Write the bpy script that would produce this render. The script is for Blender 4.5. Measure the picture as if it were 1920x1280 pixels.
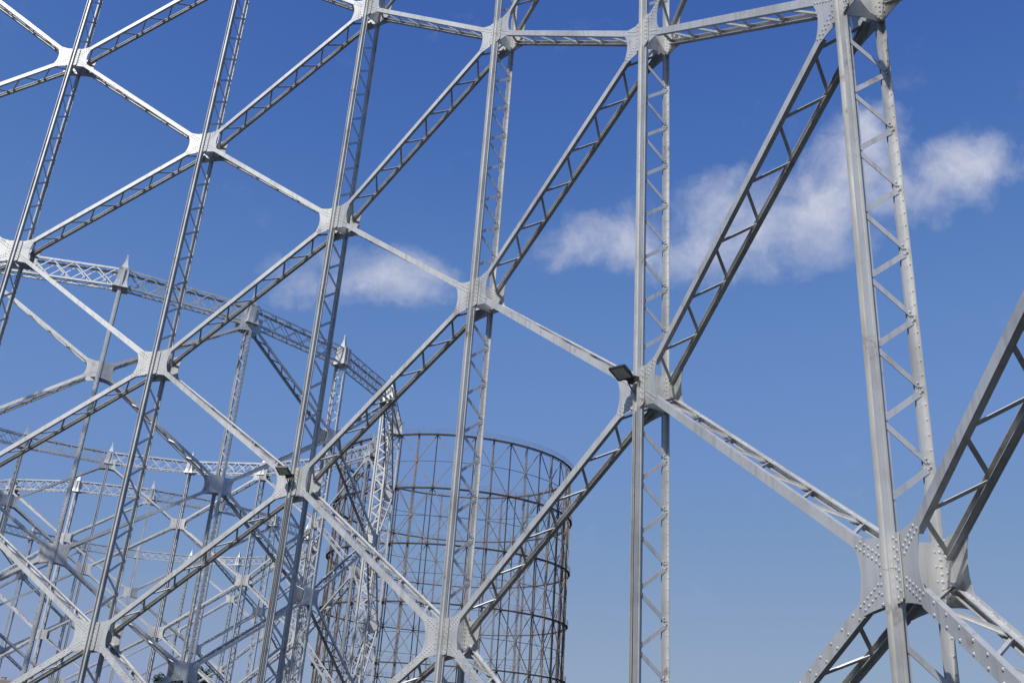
import bpy, math, random
from mathutils import Vector, Matrix
random.seed(7)
for o in list(bpy.data.objects): bpy.data.objects.remove(o)
S = bpy.context.scene
COL = S.collection
R_ = math.radians

# ------------------------------------------------------------------ camera
H = 5.0                        # height of one bracing panel (m)
ZC = 3.2                       # camera height
FPX, PITCH, ROLL = 1784.8, 0.40123, 0.07004
fw = Vector((0, math.cos(PITCH), math.sin(PITCH)))
uu = Vector((0, -math.sin(PITCH), math.cos(PITCH)))
xx = Vector((1, 0, 0))
c_right = xx*math.cos(ROLL) + uu*math.sin(ROLL)
c_up = -xx*math.sin(ROLL) + uu*math.cos(ROLL)
cam = bpy.data.cameras.new('camera')
cam.sensor_width = 36.0
cam.lens = FPX/1920*36.0
cam.clip_start = 0.1
cam.clip_end = 20000
camo = bpy.data.objects.new('camera', cam)
camo.matrix_world = Matrix(((c_right.x, c_up.x, -fw.x, 0), (c_right.y, c_up.y, -fw.y, 0),
                            (c_right.z, c_up.z, -fw.z, ZC), (0, 0, 0, 1)))
COL.objects.link(camo)
S.camera = camo

def project(p):
    v = Vector(p) - Vector((0, 0, ZC))
    d = v.dot(fw)
    if d < 0.5: return None
    return (960 + FPX*v.dot(c_right)/d, 640 - FPX*v.dot(c_up)/d)
def in_view(p, m=25):
    q = project(p)
    return q is not None and -m < q[0] < 1920+m and -m < q[1] < 1280+m
def ray(px, py):
    a = (px-960)/FPX; b = (640-py)/FPX
    return (fw + c_right*a + c_up*b).normalized()

# ------------------------------------------------------------------ sky, sun, exposure
SUN_AZ, SUN_EL = R_(-123), R_(44.5)       # direction towards the sun, from +X
to_sun = Vector((math.cos(SUN_EL)*math.cos(SUN_AZ), math.cos(SUN_EL)*math.sin(SUN_AZ), math.sin(SUN_EL)))
W = bpy.data.worlds.new('World'); S.world = W; W.use_nodes = True
nt = W.node_tree; N = nt.nodes; L = nt.links
for n in list(N): N.remove(n)
def nd(t, **k):
    n = N.new(t)
    for a, b in k.items(): setattr(n, a, b)
    return n
out = nd('ShaderNodeOutputWorld'); bg = nd('ShaderNodeBackground')
sky = nd('ShaderNodeTexSky'); sky.sky_type = 'NISHITA'; sky.sun_disc = False
sky.sun_elevation = SUN_EL
sky.sun_rotation = math.pi/2 - SUN_AZ
sky.altitude = 20; sky.air_density = 1.0; sky.dust_density = 0.6; sky.ozone_density = 2.5
SKY_STR = 0.10
bg.inputs['Strength'].default_value = SKY_STR
# the clear air over the city: deeper blue overhead, flatter towards the horizon than the model sky
pre = nd('ShaderNodeVectorMath', operation='SCALE'); pre.inputs['Scale'].default_value = SKY_STR
L.new(sky.outputs[0], pre.inputs[0])
cu = nd('ShaderNodeRGBCurve')
def curve(k, pts):
    c = cu.mapping.curves[k]
    c.points[0].location = pts[0]; c.points[1].location = pts[-1]
    for p in pts[1:-1]: c.points.new(*p)
curve(0, [(0, 0), (0.05, 0.028), (0.08, 0.056), (0.127, 0.116), (0.25, 0.185), (0.42, 0.255), (0.7, 0.30), (1, 0.36)])
curve(1, [(0, 0), (0.10, 0.085), (0.14, 0.142), (0.21, 0.230), (0.35, 0.292), (0.57, 0.350), (1, 0.46)])
curve(2, [(0, 0), (0.15, 0.25), (0.253, 0.420), (0.371, 0.520), (0.50, 0.560), (0.636, 0.535), (1, 0.60)])
cu.mapping.update()
L.new(pre.outputs[0], cu.inputs['Color'])
hs = nd('ShaderNodeVectorMath', operation='SCALE'); hs.inputs['Scale'].default_value = 1/SKY_STR
L.new(cu.outputs[0], hs.inputs[0])
tc = nd('ShaderNodeTexCoord')
# clouds: soft lumps in the sky, broken up by noise (direction space)
nz1 = nd('ShaderNodeTexNoise'); nz1.inputs['Scale'].default_value = 9; nz1.inputs['Detail'].default_value = 6; nz1.inputs['Roughness'].default_value = 0.6
L.new(tc.outputs['Generated'], nz1.inputs['Vector'])
sub = nd('ShaderNodeVectorMath', operation='SUBTRACT'); sub.inputs[1].default_value = (0.5, 0.5, 0.5)
L.new(nz1.outputs['Color'], sub.inputs[0])
scl = nd('ShaderNodeVectorMath', operation='SCALE'); scl.inputs['Scale'].default_value = 0.085
L.new(sub.outputs[0], scl.inputs[0])
add = nd('ShaderNodeVectorMath', operation='ADD')
L.new(tc.outputs['Generated'], add.inputs[0]); L.new(scl.outputs[0], add.inputs[1])
CLOUDS = [(1085, 455, 105, 80, .72), (1180, 450, 135, 105, .88), (1270, 465, 130, 105, .80), (1350, 430, 140, 140, .92), (1440, 430, 130, 110, .88),
          (1540, 390, 140, 130, .95), (1605, 330, 120, 130, .92), (1640, 275, 90, 100, .98), (1690, 375, 130, 75, .85), (1765, 335, 120, 80, .85), (1815, 305, 105, 75, .85), (1880, 310, 120, 45, .55), (1960, 300, 110, 36, .45),
          (1500, 480, 170, 60, .5), (1290, 515, 150, 55, .55), (1600, 440, 150, 60, .55),
          (740, 540, 165, 80, .88), (800, 515, 110, 66, .76), (715, 510, 60, 50, .6), (650, 550, 130, 65, .55), (560, 535, 110, 72, .62), (620, 480, 105, 62, .55), (700, 575, 140, 40, .4),
          (1110, 940, 55, 30, .25),
          # the same kind of sky goes on outside the picture
          (2350, 420, 260, 110, .8), (2700, 300, 220, 120, .7), (-420, 500, 240, 90, .6), (-900, 350, 260, 120, .75)]
prev = None
for (px, py, rx, ry, wgt) in CLOUDS:
    c = ray(px, py)
    ex = (c_right - c*c_right.dot(c)).normalized()
    ey = c.cross(ex).normalized()
    m = Matrix((ex, ey, c)).to_euler()          # rows: world -> local
    mp = nd('ShaderNodeMapping', vector_type='POINT')
    k = c.dot(fw)
    ax, ay = rx/FPX*k*1.25, ry/FPX*k*1.25
    off = nd('ShaderNodeVectorMath', operation='SUBTRACT'); off.inputs[1].default_value = c
    L.new(add.outputs[0], off.inputs[0])
    rot = nd('ShaderNodeVectorRotate', rotation_type='EULER_XYZ'); rot.inputs['Rotation'].default_value = m
    L.new(off.outputs[0], rot.inputs['Vector'])
    sc2 = nd('ShaderNodeVectorMath', operation='MULTIPLY'); sc2.inputs[1].default_value = (1/ax, 1/ay, 1/max(ax, ay))
    L.new(rot.outputs[0], sc2.inputs[0])
    ln = nd('ShaderNodeVectorMath', operation='LENGTH'); L.new(sc2.outputs[0], ln.inputs[0])
    mr = nd('ShaderNodeMapRange', interpolation_type='SMOOTHSTEP')
    mr.inputs['From Min'].default_value = 1.0; mr.inputs['From Max'].default_value = 0.0
    mr.inputs['To Max'].default_value = wgt
    L.new(ln.outputs['Value'], mr.inputs['Value'])
    if prev is None: prev = mr.outputs[0]
    else:
        ad = nd('ShaderNodeMath', operation='SMOOTH_MAX'); ad.inputs[2].default_value = 0.22
        L.new(prev, ad.inputs[0]); L.new(mr.outputs[0], ad.inputs[1]); prev = ad.outputs[0]
nz2 = nd('ShaderNodeTexNoise'); nz2.inputs['Scale'].default_value = 13; nz2.inputs['Detail'].default_value = 12; nz2.inputs['Roughness'].default_value = 0.60
nz2.inputs['Distortion'].default_value = 0.35
L.new(add.outputs[0], nz2.inputs['Vector'])
nz3 = nd('ShaderNodeTexNoise'); nz3.inputs['Scale'].default_value = 46; nz3.inputs['Detail'].default_value = 8; nz3.inputs['Roughness'].default_value = 0.62
L.new(add.outputs[0], nz3.inputs['Vector'])
nmix = nd('ShaderNodeMath', operation='MULTIPLY_ADD'); nmix.inputs[1].default_value = 0.38
L.new(nz3.outputs['Fac'], nmix.inputs[0]); L.new(nz2.outputs['Fac'], nmix.inputs[2])
nm = nd('ShaderNodeMath', operation='MULTIPLY_ADD'); nm.inputs[1].default_value = 1.25; nm.inputs[2].default_value = -1.25*0.69
L.new(nmix.outputs[0], nm.inputs[0])
gate = nd('ShaderNodeMath', operation='MULTIPLY'); L.new(nm.outputs[0], gate.inputs[0])
gm = nd('ShaderNodeMapRange'); gm.inputs['From Max'].default_value = 0.35; L.new(prev, gm.inputs['Value']); L.new(gm.outputs[0], gate.inputs[1])
sm = nd('ShaderNodeMath', operation='ADD'); L.new(prev, sm.inputs[0]); L.new(gate.outputs[0], sm.inputs[1])
cr = nd('ShaderNodeMapRange', interpolation_type='LINEAR')
cr.inputs['From Min'].default_value = 0.22; cr.inputs['From Max'].default_value = 1.15; cr.inputs['To Max'].default_value = 0.92
L.new(sm.outputs[0], cr.inputs['Value'])
mix = nd('ShaderNodeMix', data_type='RGBA')
shade = nd('ShaderNodeMix', data_type='RGBA'); shade.inputs[6].default_value = (4.7, 5.1, 6.4, 1); shade.inputs[7].default_value = (7.2, 7.3, 8.1, 1)
shf = nd('ShaderNodeMapRange'); shf.inputs['From Min'].default_value = 0.30; shf.inputs['From Max'].default_value = 1.15; L.new(sm.outputs[0], shf.inputs['Value'])
L.new(shf.outputs[0], shade.inputs['Factor'])
L.new(cr.outputs[0], mix.inputs['Factor']); L.new(hs.outputs[0], mix.inputs[6]); L.new(shade.outputs[2], mix.inputs[7])
L.new(mix.outputs[2], bg.inputs['Color']); L.new(bg.outputs[0], out.inputs[0])

sun = bpy.data.lights.new('sun', 'SUN'); sun.energy = 4.1; sun.angle = R_(0.53); sun.color = (1.0, 0.965, 0.91)
suno = bpy.data.objects.new('sun', sun); COL.objects.link(suno)
suno.location = to_sun*300
suno.rotation_euler = to_sun.to_track_quat('Z', 'Y').to_euler()
S.view_settings.view_transform = 'Standard'; S.view_settings.look = 'None'
S.view_settings.exposure = 0.0; S.view_settings.gamma = 1.0; S.view_settings.use_curve_mapping = False
S.render.engine = 'CYCLES'
S.cycles.max_bounces = 6

# ------------------------------------------------------------------ materials
def mat(name, build):
    m = bpy.data.materials.new(name); m.use_nodes = True
    t = m.node_tree; b = t.nodes['Principled BSDF']
    build(t, b)
    return m
def ramp(t, src, stops):
    r = t.nodes.new('ShaderNodeValToRGB')
    e = r.color_ramp.elements
    e[0].position, e[0].color = stops[0]
    e[1].position, e[1].color = stops[-1]
    for p, c in stops[1:-1]:
        k = e.new(p); k.color = c
    t.links.new(src, r.inputs[0]); return r
def noise(t, scale, detail=5, rough=0.6, stretch=None, coord='Object'):
    tcn = t.nodes.new('ShaderNodeTexCoord')
    n = t.nodes.new('ShaderNodeTexNoise')
    n.inputs['Scale'].default_value = scale; n.inputs['Detail'].default_value = detail; n.inputs['Roughness'].default_value = rough
    src = tcn.outputs[coord]
    if coord == 'World':
        pass
    if stretch:
        mp = t.nodes.new('ShaderNodeMapping'); mp.inputs['Scale'].default_value = stretch
        t.links.new(src, mp.inputs[0]); src = mp.outputs[0]
    t.links.new(src, n.inputs['Vector']); return n
def mixc(t, fac, a, b, mode='MIX'):
    m = t.nodes.new('ShaderNodeMix'); m.data_type = 'RGBA'; m.blend_type = mode
    t.links.new(fac, m.inputs['Factor']) if not isinstance(fac, float) else setattr(m.inputs['Factor'], 'default_value', fac)
    for v, i in ((a, 6), (b, 7)):
        if isinstance(v, tuple): m.inputs[i].default_value = v
        else: t.links.new(v, m.inputs[i])
    return m.outputs[2]
def alu(rust=0.5, base=(0.585, 0.59, 0.585, 1), metal=0.42, rough=0.52):
    def f(t, b):
        geo = t.nodes.new('ShaderNodeNewGeometry')
        def wn(scale, detail, rgh, st=None):
            n = t.nodes.new('ShaderNodeTexNoise'); n.inputs['Scale'].default_value = scale
            n.inputs['Detail'].default_value = detail; n.inputs['Roughness'].default_value = rgh
            src = geo.outputs['Position']
            if st:
                mp = t.nodes.new('ShaderNodeMapping'); mp.inputs['Scale'].default_value = st
                t.links.new(src, mp.inputs[0]); src = mp.outputs[0]
            t.links.new(src, n.inputs['Vector']); return n.outputs['Fac']
        dk = tuple(c*0.80 for c in base[:3])+(1,)
        lt = tuple(min(1, c*1.10) for c in base[:3])+(1,)
        c1 = ramp(t, wn(0.9, 4, 0.6), [(0.32, dk), (0.5, base), (0.72, lt)]).outputs[0]
        # rain streaks running down
        st = ramp(t, wn(1.0, 3, 0.55, (9, 9, 0.55)), [(0.50, (0, 0, 0, 1)), (0.74, (1, 1, 1, 1))])
        f1 = t.nodes.new('ShaderNodeMath'); f1.operation = 'MULTIPLY'; f1.inputs[1].default_value = 0.42
        t.links.new(st.outputs[0], f1.inputs[0])
        c2 = mixc(t, f1.outputs[0], c1, (0.27, 0.255, 0.225, 1))
        # rust spots
        rs = ramp(t, wn(1.9, 4, 0.66), [(0.625, (0, 0, 0, 1)), (0.72, (1, 1, 1, 1))])
        f2 = t.nodes.new('ShaderNodeMath'); f2.operation = 'MULTIPLY'; f2.inputs[1].default_value = rust
        t.links.new(rs.outputs[0], f2.inputs[0])
        c3 = mixc(t, f2.outputs[0], c2, (0.20, 0.115, 0.06, 1))
        t.links.new(c3, b.inputs['Base Color'])
        b.inputs['Metallic'].default_value = metal
        rr = t.nodes.new('ShaderNodeMapRange'); rr.inputs['To Min'].default_value = rough-0.07; rr.inputs['To Max'].default_value = rough+0.12
        t.links.new(wn(2.2, 3, 0.5), rr.inputs['Value']); t.links.new(rr.outputs[0], b.inputs['Roughness'])
    return f
M_ALU = mat('aluminium_paint', alu(0.55))
M_ALU2 = mat('aluminium_paint_weathered', alu(0.30, (0.57, 0.575, 0.575, 1)))
def rusty(dark):
    def f(t, b):
        geo = t.nodes.new('ShaderNodeNewGeometry')
        n = t.nodes.new('ShaderNodeTexNoise'); n.inputs['Scale'].default_value = 0.35; n.inputs['Detail'].default_value = 6; n.inputs['Roughness'].default_value = 0.7
        t.links.new(geo.outputs['Position'], n.inputs['Vector'])
        if dark: st = [(0.3, (0.06, 0.052, 0.048, 1)), (0.52, (0.11, 0.09, 0.075, 1)), (0.72, (0.20, 0.11, 0.06, 1))]
        else: st = [(0.28, (0.11, 0.09, 0.075, 1)), (0.44, (0.22, 0.19, 0.165, 1)), (0.56, (0.28, 0.24, 0.21, 1)), (0.66, (0.27, 0.125, 0.05, 1))]
        t.links.new(ramp(t, n.outputs['Fac'], st).outputs[0], b.inputs['Base Color'])
        b.inputs['Roughness'].default_value = 0.8
    return f
M_RUST = mat('rusty_steel', rusty(False))
M_RUSTD = mat('dark_rusty_steel', rusty(True))
def plain(c, r=0.5, metal=0.0, sc=8):
    def f(t, b):
        n = noise(t, sc)
        a = tuple(x*0.8 for x in c)+(1,); z = tuple(min(1, x*1.2) for x in c)+(1,)
        t.links.new(ramp(t, n.outputs['Fac'], [(0.3, a), (0.7, z)]).outputs[0], b.inputs['Base Color'])
        b.inputs['Roughness'].default_value = r; b.inputs['Metallic'].default_value = metal
    return f
M_BLACK = mat('black_housing', plain((0.018, 0.019, 0.02), 0.45))
M_LENS = mat('lamp_glass', plain((0.55, 0.58, 0.55), 0.15))
M_CHIP = mat('lamp_chips', plain((0.55, 0.55, 0.42), 0.4))
M_CABLE = mat('cable_rubber', plain((0.03, 0.025, 0.022), 0.6))
M_LEAF = mat('tree_leaf', plain((0.055, 0.095, 0.028), 0.6, 0, 1.2))
M_BARK = mat('tree_bark', plain((0.10, 0.075, 0.055), 0.9))
M_WALL = mat('plaster_wall', plain((0.42, 0.36, 0.29), 0.9, 0, 0.8))
M_TILE = mat('roof_tile', plain((0.17, 0.135, 0.115), 0.9, 0, 2))
M_PANE = mat('window_pane', plain((0.05, 0.06, 0.07), 0.1))
M_CONC = mat('concrete', plain((0.30, 0.29, 0.27), 0.9, 0, 1.5))
def groundm(t, b):
    n = noise(t, 0.12, 8, 0.65)
    n2 = noise(t, 3.0, 6, 0.7)
    c = ramp(t, n.outputs['Fac'], [(0.36, (0.026, 0.023, 0.019, 1)), (0.5, (0.022, 0.027, 0.013, 1)), (0.64, (0.036, 0.033, 0.027, 1))]).outputs[0]
    c = mixc(t, 0.45, c, ramp(t, n2.outputs['Fac'], [(0.3, (0.016, 0.016, 0.013, 1)), (0.7, (0.04, 0.037, 0.031, 1))]).outputs[0])
    t.links.new(c, b.inputs['Base Color']); b.inputs['Roughness'].default_value = 0.95
M_GROUND = mat('gravel_and_grass', groundm)

# ------------------------------------------------------------------ mesh helpers
class MB:
    def __init__(s): s.v = []; s.f = []; s.smooth = False
    def quadbox(s, a, b):
        """two quads (lists of 4 points, same order) joined into a box"""
        i = len(s.v); s.v += [tuple(p) for p in a] + [tuple(p) for p in b]
        s.f += [(i, i+3, i+2, i+1), (i+4, i+5, i+6, i+7)] + [(i+k, i+(k+1) % 4, i+4+(k+1) % 4, i+4+k) for k in range(4)]
    def box(s, x0, x1, y0, y1, z0, z1):
        s.quadbox([(x0, y0, z0), (x1, y0, z0), (x1, y1, z0), (x0, y1, z0)], [(x0, y0, z1), (x1, y0, z1), (x1, y1, z1), (x0, y1, z1)])
    def bar(s, p0, p1, wdir, w, t):
        """flat bar from p0 to p1, w wide along wdir and t thick"""
        p0 = Vector(p0); p1 = Vector(p1); u = (p1-p0).normalized()
        a = Vector(wdir); a = (a - u*a.dot(u)).normalized(); b = u.cross(a)
        q = lambda p: [p - a*w/2 - b*t/2, p + a*w/2 - b*t/2, p + a*w/2 + b*t/2, p - a*w/2 + b*t/2]
        s.quadbox(q(p0), q(p1))
    def plate(s, poly, to3, t0, t1):
        """outline (2-D) made solid between depths t0 and t1; to3(x, y, t) -> point. Triangle fan from the first point."""
        i = len(s.v); n = len(poly)
        s.v += [tuple(to3(x, y, t0)) for x, y in poly] + [tuple(to3(x, y, t1)) for x, y in poly]
        s.f += [(i+k, i+(k+1) % n, i+n+(k+1) % n, i+n+k) for k in range(n)]
        return i, n
    def dome(s, c, nrm, r, k=6, hgt=0.75):
        c = Vector(c); nz = Vector(nrm).normalized()
        a = nz.orthogonal().normalized(); b = nz.cross(a)
        i = len(s.v)
        for (rr, hh) in ((1.0, 0.0), (0.72, 0.62*hgt)):
            for j in range(k):
                an = 2*math.pi*j/k
                s.v.append(tuple(c + (a*math.cos(an) + b*math.sin(an))*r*rr + nz*r*hh))
        s.v.append(tuple(c + nz*r*hgt))
        for j in range(k):
            j2 = (j+1) % k
            s.f.append((i+j, i+j2, i+k+j2, i+k+j)); s.f.append((i+k+j, i+k+j2, i+2*k))
    def tube(s, pts, r, k=6):
        pts = [Vector(p) for p in pts]; i = len(s.v)
        for j, p in enumerate(pts):
            d = (pts[min(j+1, len(pts)-1)] - pts[max(j-1, 0)]).normalized()
            a = d.orthogonal().normalized() if abs(d.z) < 0.9 else (Vector((1, 0, 0)) - d*d.x).normalized()
            b = d.cross(a); rr = r[j] if isinstance(r, (list, tuple)) else r
            for m in range(k):
                an = 2*math.pi*m/k; s.v.append(tuple(p + (a*math.cos(an) + b*math.sin(an))*rr))
        for j in range(len(pts)-1):
            for m in range(k):
                m2 = (m+1) % k
                s.f.append((i+j*k+m, i+j*k+m2, i+(j+1)*k+m2, i+(j+1)*k+m))
        s.f.append(tuple(i+m for m in range(k))[::-1]); s.f.append(tuple(i+(len(pts)-1)*k+m for m in range(k)))
    def mesh(s, name, m):
        me = bpy.data.meshes.new(name); me.from_pydata(s.v, [], s.f)
        if m: me.materials.append(m)
        if s.smooth:
            for p in me.polygons: p.use_smooth = True
        me.validate(); me.update()
        return me
def ob(name, me, parent=None, loc=(0, 0, 0), rz=0.0, kind=None):
    o = bpy.data.objects.new(name, me); COL.objects.link(o)
    o.location = loc; o.rotation_euler = (0, 0, rz); o.parent = parent
    if kind: o['kind'] = kind
    return o
def thing(name, label, cat, loc=(0, 0, 0), group=None, rz=0.0):
    o = bpy.data.objects.new(name, None); COL.objects.link(o); o.location = loc; o.rotation_euler = (0, 0, rz)
    o['label'] = label; o['category'] = cat
    if group: o['group'] = group
    return o

# ------------------------------------------------------------------ ground
g = MB(); E_ = 6000
g.v = [(-E_, -E_, 0), (E_, -E_, 0), (E_, E_, 0), (-E_, E_, 0)]; g.f = [(0, 1, 2, 3)]
ob('ground', g.mesh('ground', M_GROUND), kind='structure')

# ------------------------------------------------------------------ gas holder frames
D = 0.15*H                      # depth of the columns (inner plane to outer plane)
ZK = ZC + 2.50676*H             # height of node level 0
PITCH_L = 0.2315*H              # pitch of the column lacing
ARM = 0.86                      # length of a gusset arm along the diagonal

class Frame:
    """geometry of one guide frame: N columns on radius R (inner plane)"""
    def __init__(s, R, n):
        s.R = R; s.N = n; s.dt = 2*math.pi/n; s.tan = math.tan(s.dt/2)
        s.pw = 2*R*math.sin(s.dt/2)                  # panel width
        s.al = math.atan2(H, s.pw)                   # slope of the diagonals
    def fold(s, x0, y, z):                           # plane of the panel either side of a column
        return Vector((x0 - abs(y)*s.tan, y, z))

def column_mesh(F, z0, z1, m):
    b = MB(); R = F.R; Ro = R + D
    b.box(R-0.008, R+0.006, -0.108, 0.108, z0, z1)              # inner flange
    b.box(R+0.006, R+0.115, -0.024, -0.010, z0, z1)             # two legs, back to back
    b.box(R+0.006, R+0.115, 0.010, 0.024, z0, z1)
    b.box(Ro-0.006, Ro+0.010, -0.098, 0.098, z0, z1)              # outer flange
    b.box(Ro-0.125, Ro-0.006, -0.024, -0.010, z0, z1)
    b.box(Ro-0.125, Ro-0.006, 0.010, 0.024, z0, z1)
    b.box(Ro+0.010, Ro+0.022, -0.050, 0.050, z0, z1)            # cover strip outside
    # foot
    b.box(R-0.25, Ro+0.25, -0.42, 0.42, 0.02, 0.07)
    return b.mesh('column', m)
def rail_mesh(F, z0, z1, m):
    b = MB(); R = F.R
    xf, xw = R-0.120, R-0.052
    b.box(xw, xw+0.014, -0.078, 0.078, z0, z1)                  # web of the channel
    b.box(xf, xw, -0.078, -0.063, z0, z1)                       # two lips
    b.box(xf, xw, 0.063, 0.078, z0, z1)
    b.box(xw+0.014, R-0.010, -0.060, 0.060, z0, z1)             # packing behind
    return b.mesh('guide_rail', m)
def lacing_pts(F):
    """column lacing of one bay, relative to its middle height: list of (front z, rear z)"""
    o = []
    for i in range(-3, 4):
        zr = i*PITCH_L
        o.append((zr - PITCH_L/2 + 0.045, zr - 0.055)); o.append((zr + PITCH_L/2 - 0.045, zr + 0.055))
    return o
def lacing_bar(b, F, zf, zr):
    # bars sit on the side of the legs that shows (negative tangent)
    b.bar((F.R+0.055, -0.031, zf), (F.R+D-0.065, -0.031, zr), (0, 0, 1), 0.088, 0.012)
def lacing_rivets(b, F):
    for i in range(-3, 4):
        zr = i*PITCH_L
        for dx, dz in ((-0.09, 0.10), (-0.045, 0.05), (-0.06, -0.05), (-0.025, -0.01)):
            b.dome((F.R+D+dx, -0.037, zr+dz), (0, -1, 0), 0.024)
        for dx, dz in ((0.05, PITCH_L/2-0.05), (0.05, PITCH_L/2+0.05)):
            b.dome((F.R+dx, -0.037, zr+dz), (0, -1, 0), 0.020)
        for q in range(1, 5):
            b.dome((F.R+D-0.006, -0.062, zr + q*PITCH_L/5), (-1, 0, 0), 0.022)

def gusset_outline(F, wd):
    """X-shaped plate: four arms along the diagonals, hollowed between them"""
    ca, sa = math.cos(F.al), math.sin(F.al); hw = wd/2
    def arm(sx, sz):
        e = Vector((sx*ca, sz*sa)); n = Vector((-sz*sa*1.0, sx*ca))
        return e, n
    pts = []
    def arc(p, c, q, k=7):
        # quadratic curve from p to q pulled towards c
        return [p*(1-t)**2 + c*2*t*(1-t) + q*t*t for t in [i/k for i in range(k+1)]]
    e1 = Vector((ca, sa)); n1 = Vector((-sa, ca)); e2 = Vector((-ca, sa)); n2 = Vector((sa, ca))
    ur_top = e1*ARM + n1*hw; ur_bot = e1*ARM - n1*hw
    ul_top = e2*ARM + n2*hw; ul_bot = e2*ARM - n2*hw
    lr_top = Vector((ur_bot.x, -ur_bot.y)); lr_bot = Vector((ur_top.x, -ur_top.y))
    ll_top = Vector((ul_bot.x, -ul_bot.y)); ll_bot = Vector((ul_top.x, -ul_top.y))
    pts += arc(ur_bot, Vector((0.56, 0.02)), lr_top, 8)[::1]      # right side, going down
    pts += arc(lr_bot, Vector((0, -0.36)), ll_bot, 8)              # bottom
    pts += arc(ll_top, Vector((-0.56, -0.02)), ul_bot, 8)          # left
    pts += arc(ul_top, Vector((0, 0.36)), ur_top, 8)               # top
    return [(p.x, p.y) for p in pts]
def gusset_mesh(F, Rp, m, wd=0.17, sgn=1):
    """folded at the column axis; Rp radius of the plate's face"""
    b = MB(); t = 0.014
    ol = gusset_outline(F, wd)
    right = [p for p in ol if p[0] >= -1e-6]; left = [p for p in ol if p[0] <= 1e-6]
    for half in (1, -1):
        pts = [p for p in ol if p[0]*half > 0.015]
        ys_top = max(p[1] for p in ol if abs(p[0]) < 0.12); ys_bot = min(p[1] for p in ol if abs(p[0]) < 0.12)
        # order: from top centre round the outside to bottom centre
        pts.sort(key=lambda p: -math.atan2(p[1], p[0]*half))
        loop = [(0.0, ys_top)] + pts + [(0.0, ys_bot)]
        i = len(b.v); n = len(loop)
        for tt in (0, t):
            for (y, z) in loop: b.v.append(tuple(F.fold(Rp+tt, y, z)))
        c0 = len(b.v); b.v.append((Rp, 0, 0)); b.v.append((Rp+t, 0, 0))
        for k in range(n-1):
            b.f.append((c0, i+k, i+k+1)); b.f.append((c0+1, i+n+k+1, i+n+k)); b.f.append((i+k, i+n+k, i+n+k+1, i+k+1))
    return b.mesh('gusset_plate', m)
def strip_mesh(F, Rp, m):
    """riveted cover strips either side of the guide rail, cut to a blunt point below"""
    b = MB()
    for s in (1, -1):
        y0, y1 = s*0.084, s*0.255
        x1 = Rp-0.002; x0 = Rp-0.024
        ol = [(y0, -0.46), (y1-s*0.05, -0.46), (y1, -0.41), (y1, 0.46), (y0, 0.46)]
        i = len(b.v)
        for dx in (0, 0.022):
            for y, z in ol: b.v.append(tuple(F.fold(x0+dx, y, z)))
        n = 5
        b.f += [tuple(range(i, i+n)), tuple(range(i+2*n-1, i+n-1, -1))] + [(i+k, i+n+k, i+n+(k+1) % n, i+(k+1) % n) for k in range(n)]
    return b.mesh('cover_strip', m)
def gusset_rivets(F, Rp, face, m, strips, wd=0.17, k=6):
    """face = -1: heads on the inside, +1: on the outside"""
    b = MB(); ca, sa = math.cos(F.al), math.sin(F.al)
    off = -0.0 if face < 0 else 0.014
    for sx in (1, -1):
        for sz in (1, -1):
            nrm = (face, sx*face*F.tan, 0)
            for r, row in enumerate((-1, 1)):
                for q in range(6):
                    dd = ARM - 0.04 - q*0.092 - (0.046 if r else 0)
                    y = sx*ca*dd - sx*sa*row*0.048; z = sz*sa*dd + sz*ca*row*0.048
                    if abs(y) < (0.275 if strips else 0.10): continue
                    b.dome(F.fold(Rp+off, y, z), nrm, 0.025, k)
    if strips:
        for s in (1, -1):
            for q in range(7):
                z = 0.40 - q*0.132
                b.dome(F.fold(Rp-0.040, s*0.135, z), (-1, 0, 0), 0.025, k)
                b.dome(F.fold(Rp-0.040, s*0.212, z-0.05), (-1, 0, 0), 0.025, k)
    else:
        for s in (1, -1):
            for q in range(9): b.dome(F.fold(Rp+off, s*0.17, 0.44-q*0.11), (face, 0, 0), 0.021, k)
    return b.mesh('rivets', m)
def web_mesh(F, m):
    b = MB(); R = F.R
    x0, x1 = R+0.030, R+D-0.010
    n = 8
    ol = []
    for i in range(n+1):
        t = i/n; ol.append((x0+(x1-x0)*t, 0.46 - 0.05*math.sin(math.pi*t)))
    for i in range(n+1):
        t = i/n; ol.append((x1-(x1-x0)*t, -0.46 + 0.05*math.sin(math.pi*t)))
    i = len(b.v); k = len(ol)
    for y in (-0.0325, -0.0265):
        for x, z in ol: b.v.append((x, y, z))
    b.f += [tuple(range(i, i+k)), tuple(range(i+2*k-1, i+k-1, -1))] + [(i+a, i+k+a, i+k+(a+1) % k, i+(a+1) % k) for a in range(k)]
    for q in range(9):
        b.dome((x1-0.035, -0.0325, 0.40-q*0.10), (0, -1, 0), 0.021)
        if q % 2: b.dome((x1-0.10, -0.0325, 0.40-q*0.10), (0, -1, 0), 0.019)
    # angle cleat beside the outer chord
    b.box(x1-0.07, x1, -0.046, -0.033, -0.44, 0.44)
    for q in range(9): b.dome((x1-0.035, -0.046, 0.40-q*0.10), (0, -1, 0), 0.021)
    return b.mesh('web_plate', m)

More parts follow.
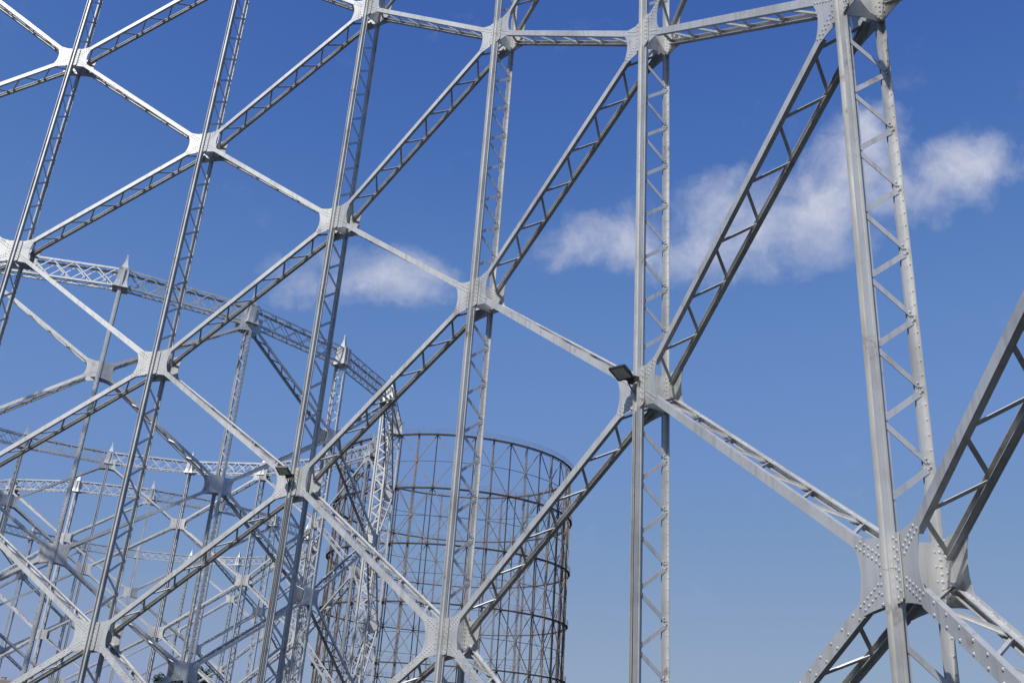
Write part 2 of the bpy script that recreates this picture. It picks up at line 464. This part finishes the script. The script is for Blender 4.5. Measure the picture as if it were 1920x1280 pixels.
def brace_frame(F, up, Rp):
    """diagonal from column at angle 0 (height 0) to the next column (height +H or -H) on radius Rp"""
    p0 = Vector((Rp, 0, 0)); p1 = Vector((Rp*math.cos(F.dt), Rp*math.sin(F.dt), H*up))
    u = (p1-p0).normalized(); nm = Vector((math.cos(F.dt/2), math.sin(F.dt/2), 0)); w = nm.cross(u)
    return p0, p1, u, nm, w
def brace_mesh(F, up, m, wd):
    b = MB()
    for (Rp, leg) in ((F.R+0.008, 1), (F.R+D-0.022, -1)):
        p0, p1, u, nm, w = brace_frame(F, up, Rp)
        a = p0 + u*(ARM+0.003); c = p1 - u*(ARM+0.003)
        b.bar(a + nm*0.007, c + nm*0.007, w, wd, 0.014)
        base = 0.014 if leg > 0 else 0.0
        for sd in (-1, 1):
            o = nm*(base + leg*0.043) + w*(sd*((wd/2-0.007) if leg > 0 else 0.052))
            ext = 0.10 if leg > 0 else 0.52
            b.bar(a - u*ext + o, c + u*ext + o, nm, 0.086, 0.012)
    return b.mesh('brace', m)
NB = 6
def brace_bars(F, up):
    """end points of the lattice bars of a brace"""
    a0, a1, u, nm, w = brace_frame(F, up, F.R+0.06)
    o0, o1, u2, _, _ = brace_frame(F, up, F.R+D-0.06)
    Li = (a1-a0).length; Lo = (o1-o0).length; res = []
    g = 0.035
    for i in range(NB):
        ti = 0.115 + 0.154*i                       # joint on the inner flange, joints on the outer flange either side of it
        p = a0 + u*(ti*Li)
        res.append((o0 + u2*(ti-0.077)*Lo + u2*g, p - u*g, w, nm))
        res.append((p + u*g, o0 + u2*(ti+0.077)*Lo - u2*g, w, nm))
    return res
def lattice_bar(b, q, thin=False):
    p0, p1, w, nm = q
    d = (p1-p0).normalized(); side = d.cross(w).normalized()
    b.bar(p0, p1, side, 0.066, 0.010)
    if not thin: b.bar(p0 + side*0.024 + w*0.028, p1 + side*0.024 + w*0.028, w, 0.045, 0.010)
def brace_rivets(F, up, m):
    b = MB()
    for (Rp, fc) in ((F.R+0.008, -1), (F.R+D-0.022, -1)):
        p0, p1, u, nm, w = brace_frame(F, up, Rp)
        Lg = (p1-p0).length; s = ARM+0.10
        while s < Lg-ARM-0.05:
            for r in (-1, 1): b.dome(p0 + u*(s + (0.0 if r < 0 else 0.07)) + w*(r*0.066), -nm, 0.025)
            s += 0.31
    return b.mesh('rivets', m)

def girder_parts(F, up_z):
    """ring girder of one bay: chords, and the list of lattice bars of its two faces"""
    pts = {}
    for key, Rp in (('i', F.R+0.03), ('o', F.R+D-0.03)):
        p0 = Vector((Rp, 0, 0)); p1 = Vector((Rp*math.cos(F.dt), Rp*math.sin(F.dt), 0))
        pts[key] = (p0, p1)
    return pts
GB, GT = 0.12, 1.16             # bottom and top of the ring girder above the node level
def girder_mesh(F, m):
    b = MB(); P = girder_parts(F, 0); nm = Vector((math.cos(F.dt/2), math.sin(F.dt/2), 0)); Z = Vector((0, 0, 1))
    for key, s in (('i', 1), ('o', -1)):
        p0, p1 = P[key]; u = (p1-p0).normalized(); a = p0+u*0.30; c = p1-u*0.30
        for z, q in ((GB, 1), (GT, -1)):
            b.bar(a+Z*z, c+Z*z, Z, 0.11, 0.012)
            b.bar(a+Z*(z-q*0.055)+nm*(s*0.05), c+Z*(z-q*0.055)+nm*(s*0.05), nm, 0.10, 0.012)
    # zigzag across top and bottom
    (i0, i1), (o0, o1) = P['i'], P['o']; n = 12
    for z in (GB-0.055, GT+0.055):
        for k in range(n):
            ta = (k+0.4)/(n+0.0); tb = (k+0.9)/(n+0.0)
            ta = 0.05+0.9*k/n; tb = 0.05+0.9*(k+1)/n
            pa = (i0.lerp(i1, ta) if k % 2 else o0.lerp(o1, ta)); pb = (o0.lerp(o1, tb) if k % 2 else i0.lerp(i1, tb))
            b.bar(pa+Z*z, pb+Z*z, Z.cross(pb-pa), 0.055, 0.010)
    return b.mesh('ring_girder', m)
def girder_bars(F):
    P = girder_parts(F, 0); Z = Vector((0, 0, 1)); n = 6; res = []
    for key, s in (('i', 1), ('o', -1)):
        p0, p1 = P[key]; nm = Vector((math.cos(F.dt/2), math.sin(F.dt/2), 0))
        for k in range(n):
            ta = 0.05+0.9*k/n; tb = 0.05+0.9*(k+1)/n
            a, c = p0.lerp(p1, ta), p0.lerp(p1, tb)
            res.append((a+Z*GB+nm*(s*0.010), c+Z*GT+nm*(s*0.010), nm)); res.append((a+Z*GT+nm*(s*0.021), c+Z*GB+nm*(s*0.021), nm))
    return res
def girder_bar(b, q):
    p0, p1, nm = q; d = (p1-p0).normalized()
    b.bar(p0, p1, d.cross(nm), 0.060, 0.010)
def headbox_mesh(F, m):
    """plated box where the ring girder meets a column: flared towards its foot, four curved sides"""
    b = MB(); xm = F.R + D/2
    prof = [(0.02, 0.42, 0.52), (0.20, 0.355, 0.475), (0.45, 0.305, 0.44), (0.80, 0.285, 0.43), (1.10, 0.285, 0.43), (1.24, 0.31, 0.455)]
    i = len(b.v)
    for z, wy, wx in prof:
        for sx, sy in ((-1, -1), (1, -1), (1, 1), (-1, 1)): b.v.append((xm+sx*wx, sy*wy, z))
    for k in range(len(prof)-1):
        for q in range(4): b.f.append((i+k*4+q, i+k*4+(q+1) % 4, i+(k+1)*4+(q+1) % 4, i+(k+1)*4+q))
    b.f.append((i+3, i+2, i+1, i)); e = i+(len(prof)-1)*4; b.f.append((e, e+1, e+2, e+3))
    for s in (-1, 1): b.box(xm+s*0.50-0.012, xm+s*0.50+0.012, -0.07, 0.07, 0.06, 1.20)
    return b.mesh('head_box', m)
def finial_mesh(F, m):
    """hollow-sided spire on top of a column"""
    b = MB(); xm = F.R + D/2; prof = []
    for k in range(8):
        t = k/7; w = 0.045 + 0.185*(1-t)**2.0; prof.append((1.24+0.98*t, w, w*1.15))
    i = len(b.v)
    for z, wy, wx in prof:
        for sx, sy in ((-1, -1), (1, -1), (1, 1), (-1, 1)): b.v.append((xm+sx*wx, sy*wy, z))
    for k in range(len(prof)-1):
        for q in range(4): b.f.append((i+k*4+q, i+k*4+(q+1) % 4, i+(k+1)*4+(q+1) % 4, i+(k+1)*4+q))
    e = i+(len(prof)-1)*4; b.f.append((e, e+1, e+2, e+3))
    for s in (-1, 1): b.box(xm-0.03, xm+0.03, s*0.047-0.008, s*0.047+0.008, 1.8, 2.28)
    return b.mesh('finial', m)

def gas_holder(name, label, cx, cy, R, n, ph, top, par, mtl, near, detail):
    """top: level of the ring (even-class columns have a node there); par: parity of the columns that have nodes on even levels"""
    F = Frame(R*H, n)
    root = thing(name, label, 'gas holder', (cx*H, cy*H, 0))
    lev = lambda l: ZK + l*H
    ztop = lev(top)
    col_me = column_mesh(F, 0.05, ztop+0.05, mtl)
    f_wd = 0.17
    gi = gusset_mesh(F, F.R+0.008, mtl); go = gusset_mesh(F, F.R+D-0.022, mtl)
    strip = strip_mesh(F, F.R-0.008, mtl)
    kk = 6 if detail > 1 else 4
    ri = gusset_rivets(F, F.R+0.008, -1, mtl, True, k=kk); ro = gusset_rivets(F, F.R+D-0.022, 1, mtl, False, k=kk); ro2 = gusset_rivets(F, F.R+D-0.022, -1, mtl, False, k=kk)
    web = web_mesh(F, mtl)
    lb = lacing_pts(F)
    lace_one = []
    for zf, zr in lb:
        b = MB(); lacing_bar(b, F, zf, zr); lace_one.append(b.mesh('lacing_bar', mtl))
    b = MB(); lacing_rivets(b, F); lriv = b.mesh('rivets', mtl)
    b = MB()
    for q in range(-15, 16):
        for sd in (-1, 1): b.dome((F.R+D+0.010, sd*0.074, q*0.29+(0.145 if sd > 0 else 0)), (1, 0, 0), 0.034, 4)
    oriv = b.mesh('rivets', mtl)
    br = {}
    for up in (1, -1):
        for low in (0, 1):
            br[up, low] = brace_mesh(F, up, mtl, 0.215 if low else f_wd)
        one = []
        for q in brace_bars(F, up):
            b = MB(); lattice_bar(b, q); one.append(b.mesh('lattice_bar', mtl))
        br[up, 'one'] = one
        b = MB()
        for q in brace_bars(F, up): lattice_bar(b, q, detail < 1)
        br[up, 'all'] = b.mesh('lattice', mtl)
        br[up, 'riv'] = brace_rivets(F, up, mtl)
    gird = girder_mesh(F, mtl)
    gone = []
    b = MB()
    for q in girder_bars(F):
        girder_bar(b, q); c = MB(); girder_bar(c, q); gone.append(c.mesh('lattice_bar', mtl))
    gall = b.mesh('lattice', mtl)
    hb = headbox_mesh(F, mtl); fi = finial_mesh(F, mtl)
    bottom = -3
    rails = {}
    def W(th, r, z): return (cx*H + r*math.cos(th), cy*H + r*math.sin(th), z)
    # only what shows largest gets its bars one by one: about 300 column bars and 300 brace bars
    eye = Vector((0, 0, ZC)); bays = []; brs = []
    for i in range(n if near else 0):
        th = ph + i*F.dt
        for l in range(bottom-1, top+1):
            if any(in_view(W(th, F.R+D/2, lev(l)+sum(q)/2), 0) for q in lb) and ((l % 2 == 0) != (i % 2 == par)):
                bays.append((Vector(W(th, F.R, lev(l)))-eye).length)
            if (l % 2 == 0) == (i % 2 == par):
                for up in (1, -1):
                    if any(in_view(W(th+F.dt*t/8, F.R, lev(l)+up*H*t/8), 0) for t in range(9)):
                        brs.append((Vector(W(th+F.dt/2, F.R, lev(l)+up*H/2))-eye).length)
    bays.sort(); brs.sort()
    bay_lim = bays[20] if len(bays) > 20 else 1e9
    br_lim = brs[24] if len(brs) > 24 else 1e9
    part_lace = {}
    for i in range(n):
        th = ph + i*F.dt
        ev = (i % 2 == par)                         # nodes on even levels
        nodes = [l for l in range(bottom, top+1) if (l % 2 == 0) == ev]
        c = ob('column', col_me, root, (0, 0, 0), th)
        # guide rail in lengths, butted at the nodes
        zs = [0.05] + [lev(l) for l in nodes if lev(l) > 1.5] + ([ztop+0.05] if nodes[-1] != top else [])
        for a, e in zip(zs[:-1], zs[1:]):
            key = (round(e-a, 3))
            if key not in rails: rails[key] = rail_mesh(F, 0.003, e-a-0.003, mtl)
            ob('guide_rail', rails[key], c, (0, 0, a))
        # lacing between the nodes
        mids = [l+1 for l in nodes if l+1 <= top] + [nodes[0]-1]
        for l in mids:
            if lev(l) < -1: continue
            if nodes[0]-1 == l and lev(l)-4*PITCH_L < 0:
                seq = [q for q in range(14) if min(lb[q])+lev(l) > 0.1]
            elif l == top:                          # half a bay under the ring
                seq = [q for q in range(14) if max(lb[q]) < 0.05]
            else: seq = list(range(14))
            vis = near and any(in_view(W(th, F.R+D/2, lev(l)+sum(lb[q])/2)) for q in seq)
            if vis and (Vector(W(th, F.R, lev(l)))-eye).length <= bay_lim:
                for q in seq: ob('lacing_bar', lace_one[q], c, (0, 0, lev(l)))
            elif seq:
                key = tuple(seq)
                if key not in part_lace:
                    b = MB()
                    for q in seq: lacing_bar(b, F, *lb[q])
                    part_lace[key] = b.mesh('lacing', mtl)
                ob('lacing', part_lace[key], c, (0, 0, lev(l)), kind='stuff')
            if vis: ob('rivets', lriv, c, (0, 0, lev(l)), kind='stuff')
            elif detail == 1 and l < top: ob('rivets', oriv, c, (0, 0, lev(l)), kind='stuff')
        # gussets
        for l in nodes:
            vis = near and in_view(W(th, F.R, lev(l)), 200)
            p = ob('gusset_plate', gi, root, (0, 0, lev(l)), th)
            ob('cover_strip', strip, p, (0, 0, 0))
            p2 = ob('gusset_plate', go, root, (0, 0, lev(l)), th)
            ob('web_plate', web, c, (0, 0, lev(l)))
            if vis or detail == 1:
                ob('rivets', ri, p, (0, 0, 0), kind='stuff')
                ob('rivets', ro if not near else ro2, p2, (0, 0, 0), kind='stuff')
            # braces from this node to the next column, up and down
            for up in (1, -1):
                if not (bottom <= l+up <= top): continue
                low = 1 if min(l, l+up) == -3 else 0
                q = ob('brace', br[up, low], root, (0, 0, lev(l)), th)
                mid = [W(th+F.dt*t, F.R, lev(l)+up*H*t) for t in (0, .1, .2, .3, .4, .5, .6, .7, .8, .9, 1)]
                if near and any(in_view(m_, 0) for m_ in mid) and (Vector(mid[5])-eye).length <= br_lim:
                    for o_ in br[up, 'one']: ob('lattice_bar', o_, q, (0, 0, 0))
                else: ob('lattice', br[up, 'all'], q, (0, 0, 0), kind='stuff')
                if low and detail > 0: ob('rivets', br[up, 'riv'], q, (0, 0, 0), kind='stuff')
        # crown
        r_ = ob('ring_girder', gird, root, (0, 0, ztop), th)
        if detail == 1 and in_view(W(th+F.dt/2, F.R+D, ztop+0.6)) and cy*H + F.R*math.sin(th+F.dt/2) < cy*H:
            for o_ in gone: ob('lattice_bar', o_, r_, (0, 0, 0))
        else: ob('lattice', gall, r_, (0, 0, 0), kind='stuff')
        hx = ob('head_box', hb, root, (0, 0, ztop), th)
        ob('finial', fi, hx, (0, 0, 0))
    return root, F

P1 = (-4.48628, 1.42284, 5.68047, 24, 0.206215)
gh1, F1 = gas_holder('gas_holder_frame', 'tall silver riveted guide frame with black floodlights on its columns', *P1[:4], P1[4], 4, 0, M_ALU, True, 2)
gas_holder('gas_holder_frame', 'grey frame whose crown girder with spires shows just behind the floodlit frame', -6.079, 14.017, 4.308, 18, -1.207, 2, 1, M_ALU2, False, 1)
gas_holder('gas_holder_frame', 'farthest of the grey guide frames, seen through the grey frame with spires', -9.341, 25.274, 4.423, 18, -1.214, 2, 0, M_ALU2, False, 0)

# ------------------------------------------------------------------ floodlights on two columns
def floodlight(n, level, label):
    th = P1[4] + n*F1.dt; z = ZK + level*H
    root = thing('floodlight', label, 'floodlight', (P1[0]*H + F1.R*math.cos(th), P1[1]*H + F1.R*math.sin(th), z), rz=th)
    til = R_(69); yaw = Matrix.Rotation(R_(21), 3, 'Z')
    bdir = Vector((-math.cos(til), 0, -math.sin(til)))         # beam (local x is outward)
    v = yaw @ Vector((-math.sin(til), 0, math.cos(til))); w = yaw @ Vector((0, 1, 0)); bdir = yaw @ bdir
    c = Vector((-0.50, 0.0, 0.24))
    P = lambda a, e, d: c + w*a + v*e - bdir*d
    b = MB()
    A, B_ = 0.205, 0.215
    ring = lambda k, d: [P(-A*k, -B_*k, d), P(A*k, -B_*k, d), P(A*k, B_*k, d), P(-A*k, B_*k, d)]
    b.quadbox(ring(1.0, 0.006), ring(1.0, 0.045)); b.quadbox(ring(0.96, 0.046), ring(0.72, 0.10))
    # raised rim round the glass
    for (a0, a1, e0, e1) in ((-A, A, -B_, -B_+0.03), (-A, A, B_-0.03, B_), (-A, -A+0.03, -B_+0.03, B_-0.03), (A-0.03, A, -B_+0.03, B_-0.03)):
        b.quadbox([P(a0, e0, -0.012), P(a1, e0, -0.012), P(a1, e1, -0.012), P(a0, e1, -0.012)], [P(a0, e0, 0.005), P(a1, e0, 0.005), P(a1, e1, 0.005), P(a0, e1, 0.005)])
    for k in range(9):                                         # cooling fins
        a0 = -0.15 + k*0.0375
        b.quadbox([P(a0, -0.13, 0.10), P(a0+0.008, -0.13, 0.10), P(a0+0.008, 0.13, 0.10), P(a0, 0.13, 0.10)],
                  [P(a0, -0.11, 0.135), P(a0+0.008, -0.11, 0.135), P(a0+0.008, 0.11, 0.135), P(a0, 0.11, 0.135)])
    ob('housing', b.mesh('housing', M_BLACK), root)
    b = MB(); k0, k1 = A-0.031, B_-0.031
    b.quadbox([P(-k0, -k1, -0.002), P(k0, -k1, -0.002), P(k0, k1, -0.002), P(-k0, k1, -0.002)], [P(-k0, -k1, 0.004), P(k0, -k1, 0.004), P(k0, k1, 0.004), P(-k0, k1, 0.004)])
    gl = ob('lens', b.mesh('lens', M_LENS), root)
    b = MB()
    for i in range(6):
        for j in range(4):
            a0 = -0.14+i*0.056; e0 = -0.10+j*0.066
            b.quadbox([P(a0-.012, e0-.012, -0.0045), P(a0+.012, e0-.012, -0.0045), P(a0+.012, e0+.012, -0.0045), P(a0-.012, e0+.012, -0.0045)],
                      [P(a0-.012, e0-.012, -0.0022), P(a0+.012, e0-.012, -0.0022), P(a0+.012, e0+.012, -0.0022), P(a0-.012, e0+.012, -0.0022)])
    ob('chips', b.mesh('chips', M_CHIP), gl, kind='stuff')
    b = MB()                                                   # U-bracket and clamp
    for s in (-1, 1):
        b.bar(P(s*(A+0.012), 0, 0.04), Vector((-0.215, s*0.10, 0.16)), (0, 0, 1), 0.04, 0.008)
    b.box(-0.235, -0.205, -0.13, 0.13, 0.13, 0.19)
    b.box(-0.235, -0.10, -0.13, -0.105, 0.10, 0.22); b.box(-0.235, -0.10, 0.105, 0.13, 0.10, 0.22)
    b.box(-0.21, -0.121, -0.05, 0.05, 0.12, 0.20)
    ob('bracket', b.mesh('bracket', M_BLACK), root)
    b = MB(); b.smooth = True                                  # supply cable: loops back, then down inside the guide rail
    b.tube([P(0.03, 0.0, 0.12), P(0.02, -0.06, 0.17), (-0.30, -0.03, 0.02), (-0.22, -0.035, -0.10), (-0.10, -0.045, -0.16), (-0.085, -0.045, -0.4), (-0.085, -0.045, -z+0.1)], 0.017, 6)
    b.tube([(-0.078, 0.0, -0.55), (-0.078, 0.0, -z+0.1)], 0.022, 6)
    ob('cable', b.mesh('cable', M_CABLE), root)
floodlight(1, -1, 'black floodlight on a column with only open sky behind it')
floodlight(3, -1, 'black floodlight on a column in front of the grey spired frames')

# ------------------------------------------------------------------ big rusty gas holder far behind
def big_holder():
    cx, cy, R, n, ph = -2.54135*H, 51.4635*H, 6.3*H, 42, R_(-97.2)
    root = thing('rusty_gas_holder', 'huge rusty brown cylindrical gas holder frame with ring walkways', 'gas holder', (cx, cy, 0))
    dt = 2*math.pi/n
    z = [ZC + (13.92-2.69*k)*H for k in range(6)] + [0.0]
    b = MB()
    for s in (-1, 1):
        b.box(R-0.26, R-0.18, s*0.17-0.04, s*0.17+0.04, 0, z[0]+0.6); b.box(R+0.18, R+0.26, s*0.17-0.04, s*0.17+0.04, 0, z[0]+0.6)
    b.box(R-0.18, R+0.18, -0.012, 0.012, 0, z[0])
    k = 0.6
    while k < z[0]:
        b.box(R-0.27, R-0.19, -0.15, 0.15, k, k+0.12); b.box(R+0.19, R+0.27, -0.15, 0.15, k, k+0.12); k += 1.15
    col_g = b.mesh('column', M_RUST)
    b = MB()
    for s in (-1, 1): b.box(R-0.12, R+0.12, s*0.09-0.03, s*0.09+0.03, 0, z[0]+0.3)
    b.box(R-0.02, R+0.02, -0.06, 0.06, 0, z[0])
    col_t = b.mesh('column', M_RUSTD)
    for i in range(n): ob('column', col_g if i % 2 else col_t, root, (0, 0, 0), ph+i*dt)
    # walkway of one bay: deck on brackets with a rail
    b = MB(); up = Vector((0, 0, 1))
    def P(r, t, zz): return Vector((r*math.cos(t), r*math.sin(t), zz))
    for r0, w, t0, t1 in ((R+0.62, 0.55, 0.0, 0.10), ):
        a, c = P(r0, 0, 0), P(r0, dt, 0); nm = P(1, dt/2, 0)
        b.bar(a+up*0.03, c+up*0.03, nm, w, 0.06)
    for r0 in (R+0.36, R+0.88):
        a, c = P(r0, 0, -0.10), P(r0, dt, -0.10); b.bar(a, c, up, 0.13, 0.08)
    a, c = P(R-0.2, 0, -0.1), P(R-0.2, dt, -0.1); b.bar(a, c, up, 0.16, 0.10)
    # bracket and rail posts
    b.bar(P(R, 0, -0.8), P(R+0.85, 0, -0.24), (0, 1, 0), 0.08, 0.08); b.bar(P(R, 0, -0.24), P(R+0.85, 0, -0.24), up, 0.08, 0.08)
    wk = b.mesh('walkway', M_RUSTD)
    b = MB()
    for q in range(3):
        t = dt*q/3; b.bar(P(R+0.90, t, 0.1), P(R+0.90, t, 1.2), P(1, t, 0), 0.05, 0.05)
    for zz in (0.65, 1.2): b.bar(P(R+0.90, 0, zz), P(R+0.90, dt, zz), up, 0.05, 0.05)
    rl = b.mesh('railing', M_RUST)
    for k in range(6):
        for i in range(n):
            o = ob('walkway', wk, root, (0, 0, z[k]), ph+i*dt); ob('railing', rl, o)
    # tie at mid height of each stage, and the diagonal rods
    b = MB(); b.bar(P(R, 0, 0), P(R, dt, 0), up, 0.12, 0.12); tie = b.mesh('tie', M_RUSTD)
    for k in range(6):
        for i in range(n): ob('tie', tie, root, (0, 0, (z[k]+z[k+1])/2), ph+i*dt)
    hh = (z[0]-z[1])/2
    rods = []
    for s in (1, -1):
        b = MB(); b.bar(P(R, 0, 0), P(R, dt, s*hh), P(1, dt/2, 0), 0.17, 0.17)
        rods.append(b.mesh('diagonal_rod', M_RUST))
    b = MB()
    for s in (-1, 1): b.box(R-0.10, R+0.30, -0.30, 0.30, -0.34, 0.34) if s > 0 else None
    hub = b.mesh('hub_plate', M_RUST)
    for k in range(5):
        zm = (z[k]+z[k+1])/2
        rest = MB()
        for i in range(0, n, 2):
            # from the ring at an even column to the crossing on the odd column, both ways
            if k < 3:
                ob('diagonal_rod', rods[1], root, (0, 0, z[k]), ph+i*dt); ob('diagonal_rod', rods[0], root, (0, 0, z[k+1]), ph+i*dt)
                ob('diagonal_rod', rods[0], root, (0, 0, zm), ph+(i+1)*dt); ob('diagonal_rod', rods[1], root, (0, 0, zm), ph+(i+1)*dt)
            else:
                for q, (za, zb) in ((i, (z[k], zm)), (i, (z[k+1], zm)), (i+1, (zm, z[k])), (i+1, (zm, z[k+1]))):
                    rest.bar(P(R, ph+q*dt, za), P(R, ph+(q+1)*dt, zb), P(1, ph+(q+.5)*dt, 0), 0.17, 0.17)
            ob('hub_plate', hub, root, (0, 0, zm), ph+(i+1)*dt)
        if k >= 3: ob('lower_rods', rest.mesh('lower_rods', M_RUST), root, kind='stuff')
big_holder()

# ------------------------------------------------------------------ tree and house low in the distance
def tree(x, y, hgt, rad, label):
    root = thing('tree', label, 'tree', (x, y, 0))
    b = MB(); b.smooth = True
    b.tube([(0, 0, 0), (0.1, 0, hgt*.2), (0.0, 0.1, hgt*.45), (0.1, 0, hgt*.8)], [0.32, 0.26, 0.2, 0.06], 8)
    for k in range(9):
        a = k*2.4; z0 = hgt*(.3+.05*k); b.tube([(0, 0, z0), (math.cos(a)*rad*.4, math.sin(a)*rad*.4, z0+hgt*.12), (math.cos(a)*rad*.8, math.sin(a)*rad*.8, z0+hgt*.18)], [0.13, 0.08, 0.03], 6)
    ob('trunk', b.mesh('trunk', M_BARK), root)
    rnd = random.Random(3); b = MB()
    clumps = []
    for k in range(70):
        a = rnd.uniform(0, 6.283); r = rad*math.sqrt(rnd.random())*0.92; t = rnd.random()
        zc = hgt*(0.42+0.50*t); r *= math.sqrt(max(0.05, 1-((t-0.4)/0.68)**2))
        clumps.append((r*math.cos(a), r*math.sin(a), zc, rnd.uniform(0.5, 1.0)))
    for (px, py, pz, cr_) in clumps:
        for q in range(240):
            d = Vector((rnd.gauss(0, 1), rnd.gauss(0, 1), rnd.gauss(0, .8))); d = d.normalized()*cr_*rnd.random()**.4
            p = Vector((px, py, pz)) + d; e = Vector((rnd.gauss(0, 1), rnd.gauss(0, 1), rnd.gauss(0, .6))).normalized(); f_ = e.orthogonal().normalized()
            s_ = rnd.uniform(.12, .26); i = len(b.v)
            b.v += [tuple(p-e*s_), tuple(p+f_*s_*.5), tuple(p+e*s_), tuple(p-f_*s_*.5)]; b.f.append((i, i+1, i+2, i+3))
    ob('crown', b.mesh('crown', M_LEAF), root)
tree(-47.0, 158.0, 12.2, 5.0, 'green leafy tree top low down behind the grey guide frames')

def house():
    r = ray(-30, 1273); k = 215/r.y; x, y = r.x*k, 215
    top = ZC + r.z*k
    root = thing('house', 'low house with brown tiled roof far behind the grey guide frames', 'house', (x, y, 0), rz=R_(12))
    b = MB(); hw, hd, ev = 7.5, 5, top-2.0
    b.box(-hw, hw, -hd, hd, 0, ev); ob('wall', b.mesh('wall', M_WALL), root)
    b = MB()
    o = 0.5
    for s in (-1, 1):
        b.quadbox([(-hw-o, s*(hd+o), ev-0.1), (hw+o, s*(hd+o), ev-0.1), (hw+o, 0, top), (-hw-o, 0, top)],
                  [(-hw-o, s*(hd+o), ev+0.08), (hw+o, s*(hd+o), ev+0.08), (hw+o, 0, top+0.2), (-hw-o, 0, top+0.2)])
    rf = ob('roof', b.mesh('roof', M_TILE), root)
    b = MB(); b.box(3, 3.8, 1, 1.8, ev+1.2, top+0.75); b.box(2.9, 3.9, 0.9, 1.9, top+0.75, top+0.9); ob('chimney', b.mesh('chimney', M_WALL), rf)
    b = MB(); b.box(-0.6, 0.6, -0.06, 0.03, 0, 1.5); wm = b.mesh('window', M_CONC)
    b = MB(); b.box(-0.5, 0.5, -0.08, -0.065, 0.1, 1.4); pm = b.mesh('pane', M_PANE)
    for i in range(5):
        w = ob('window', wm, root, (-7+i*3.5, -hd, 2.2)); ob('pane', pm, w)
house()
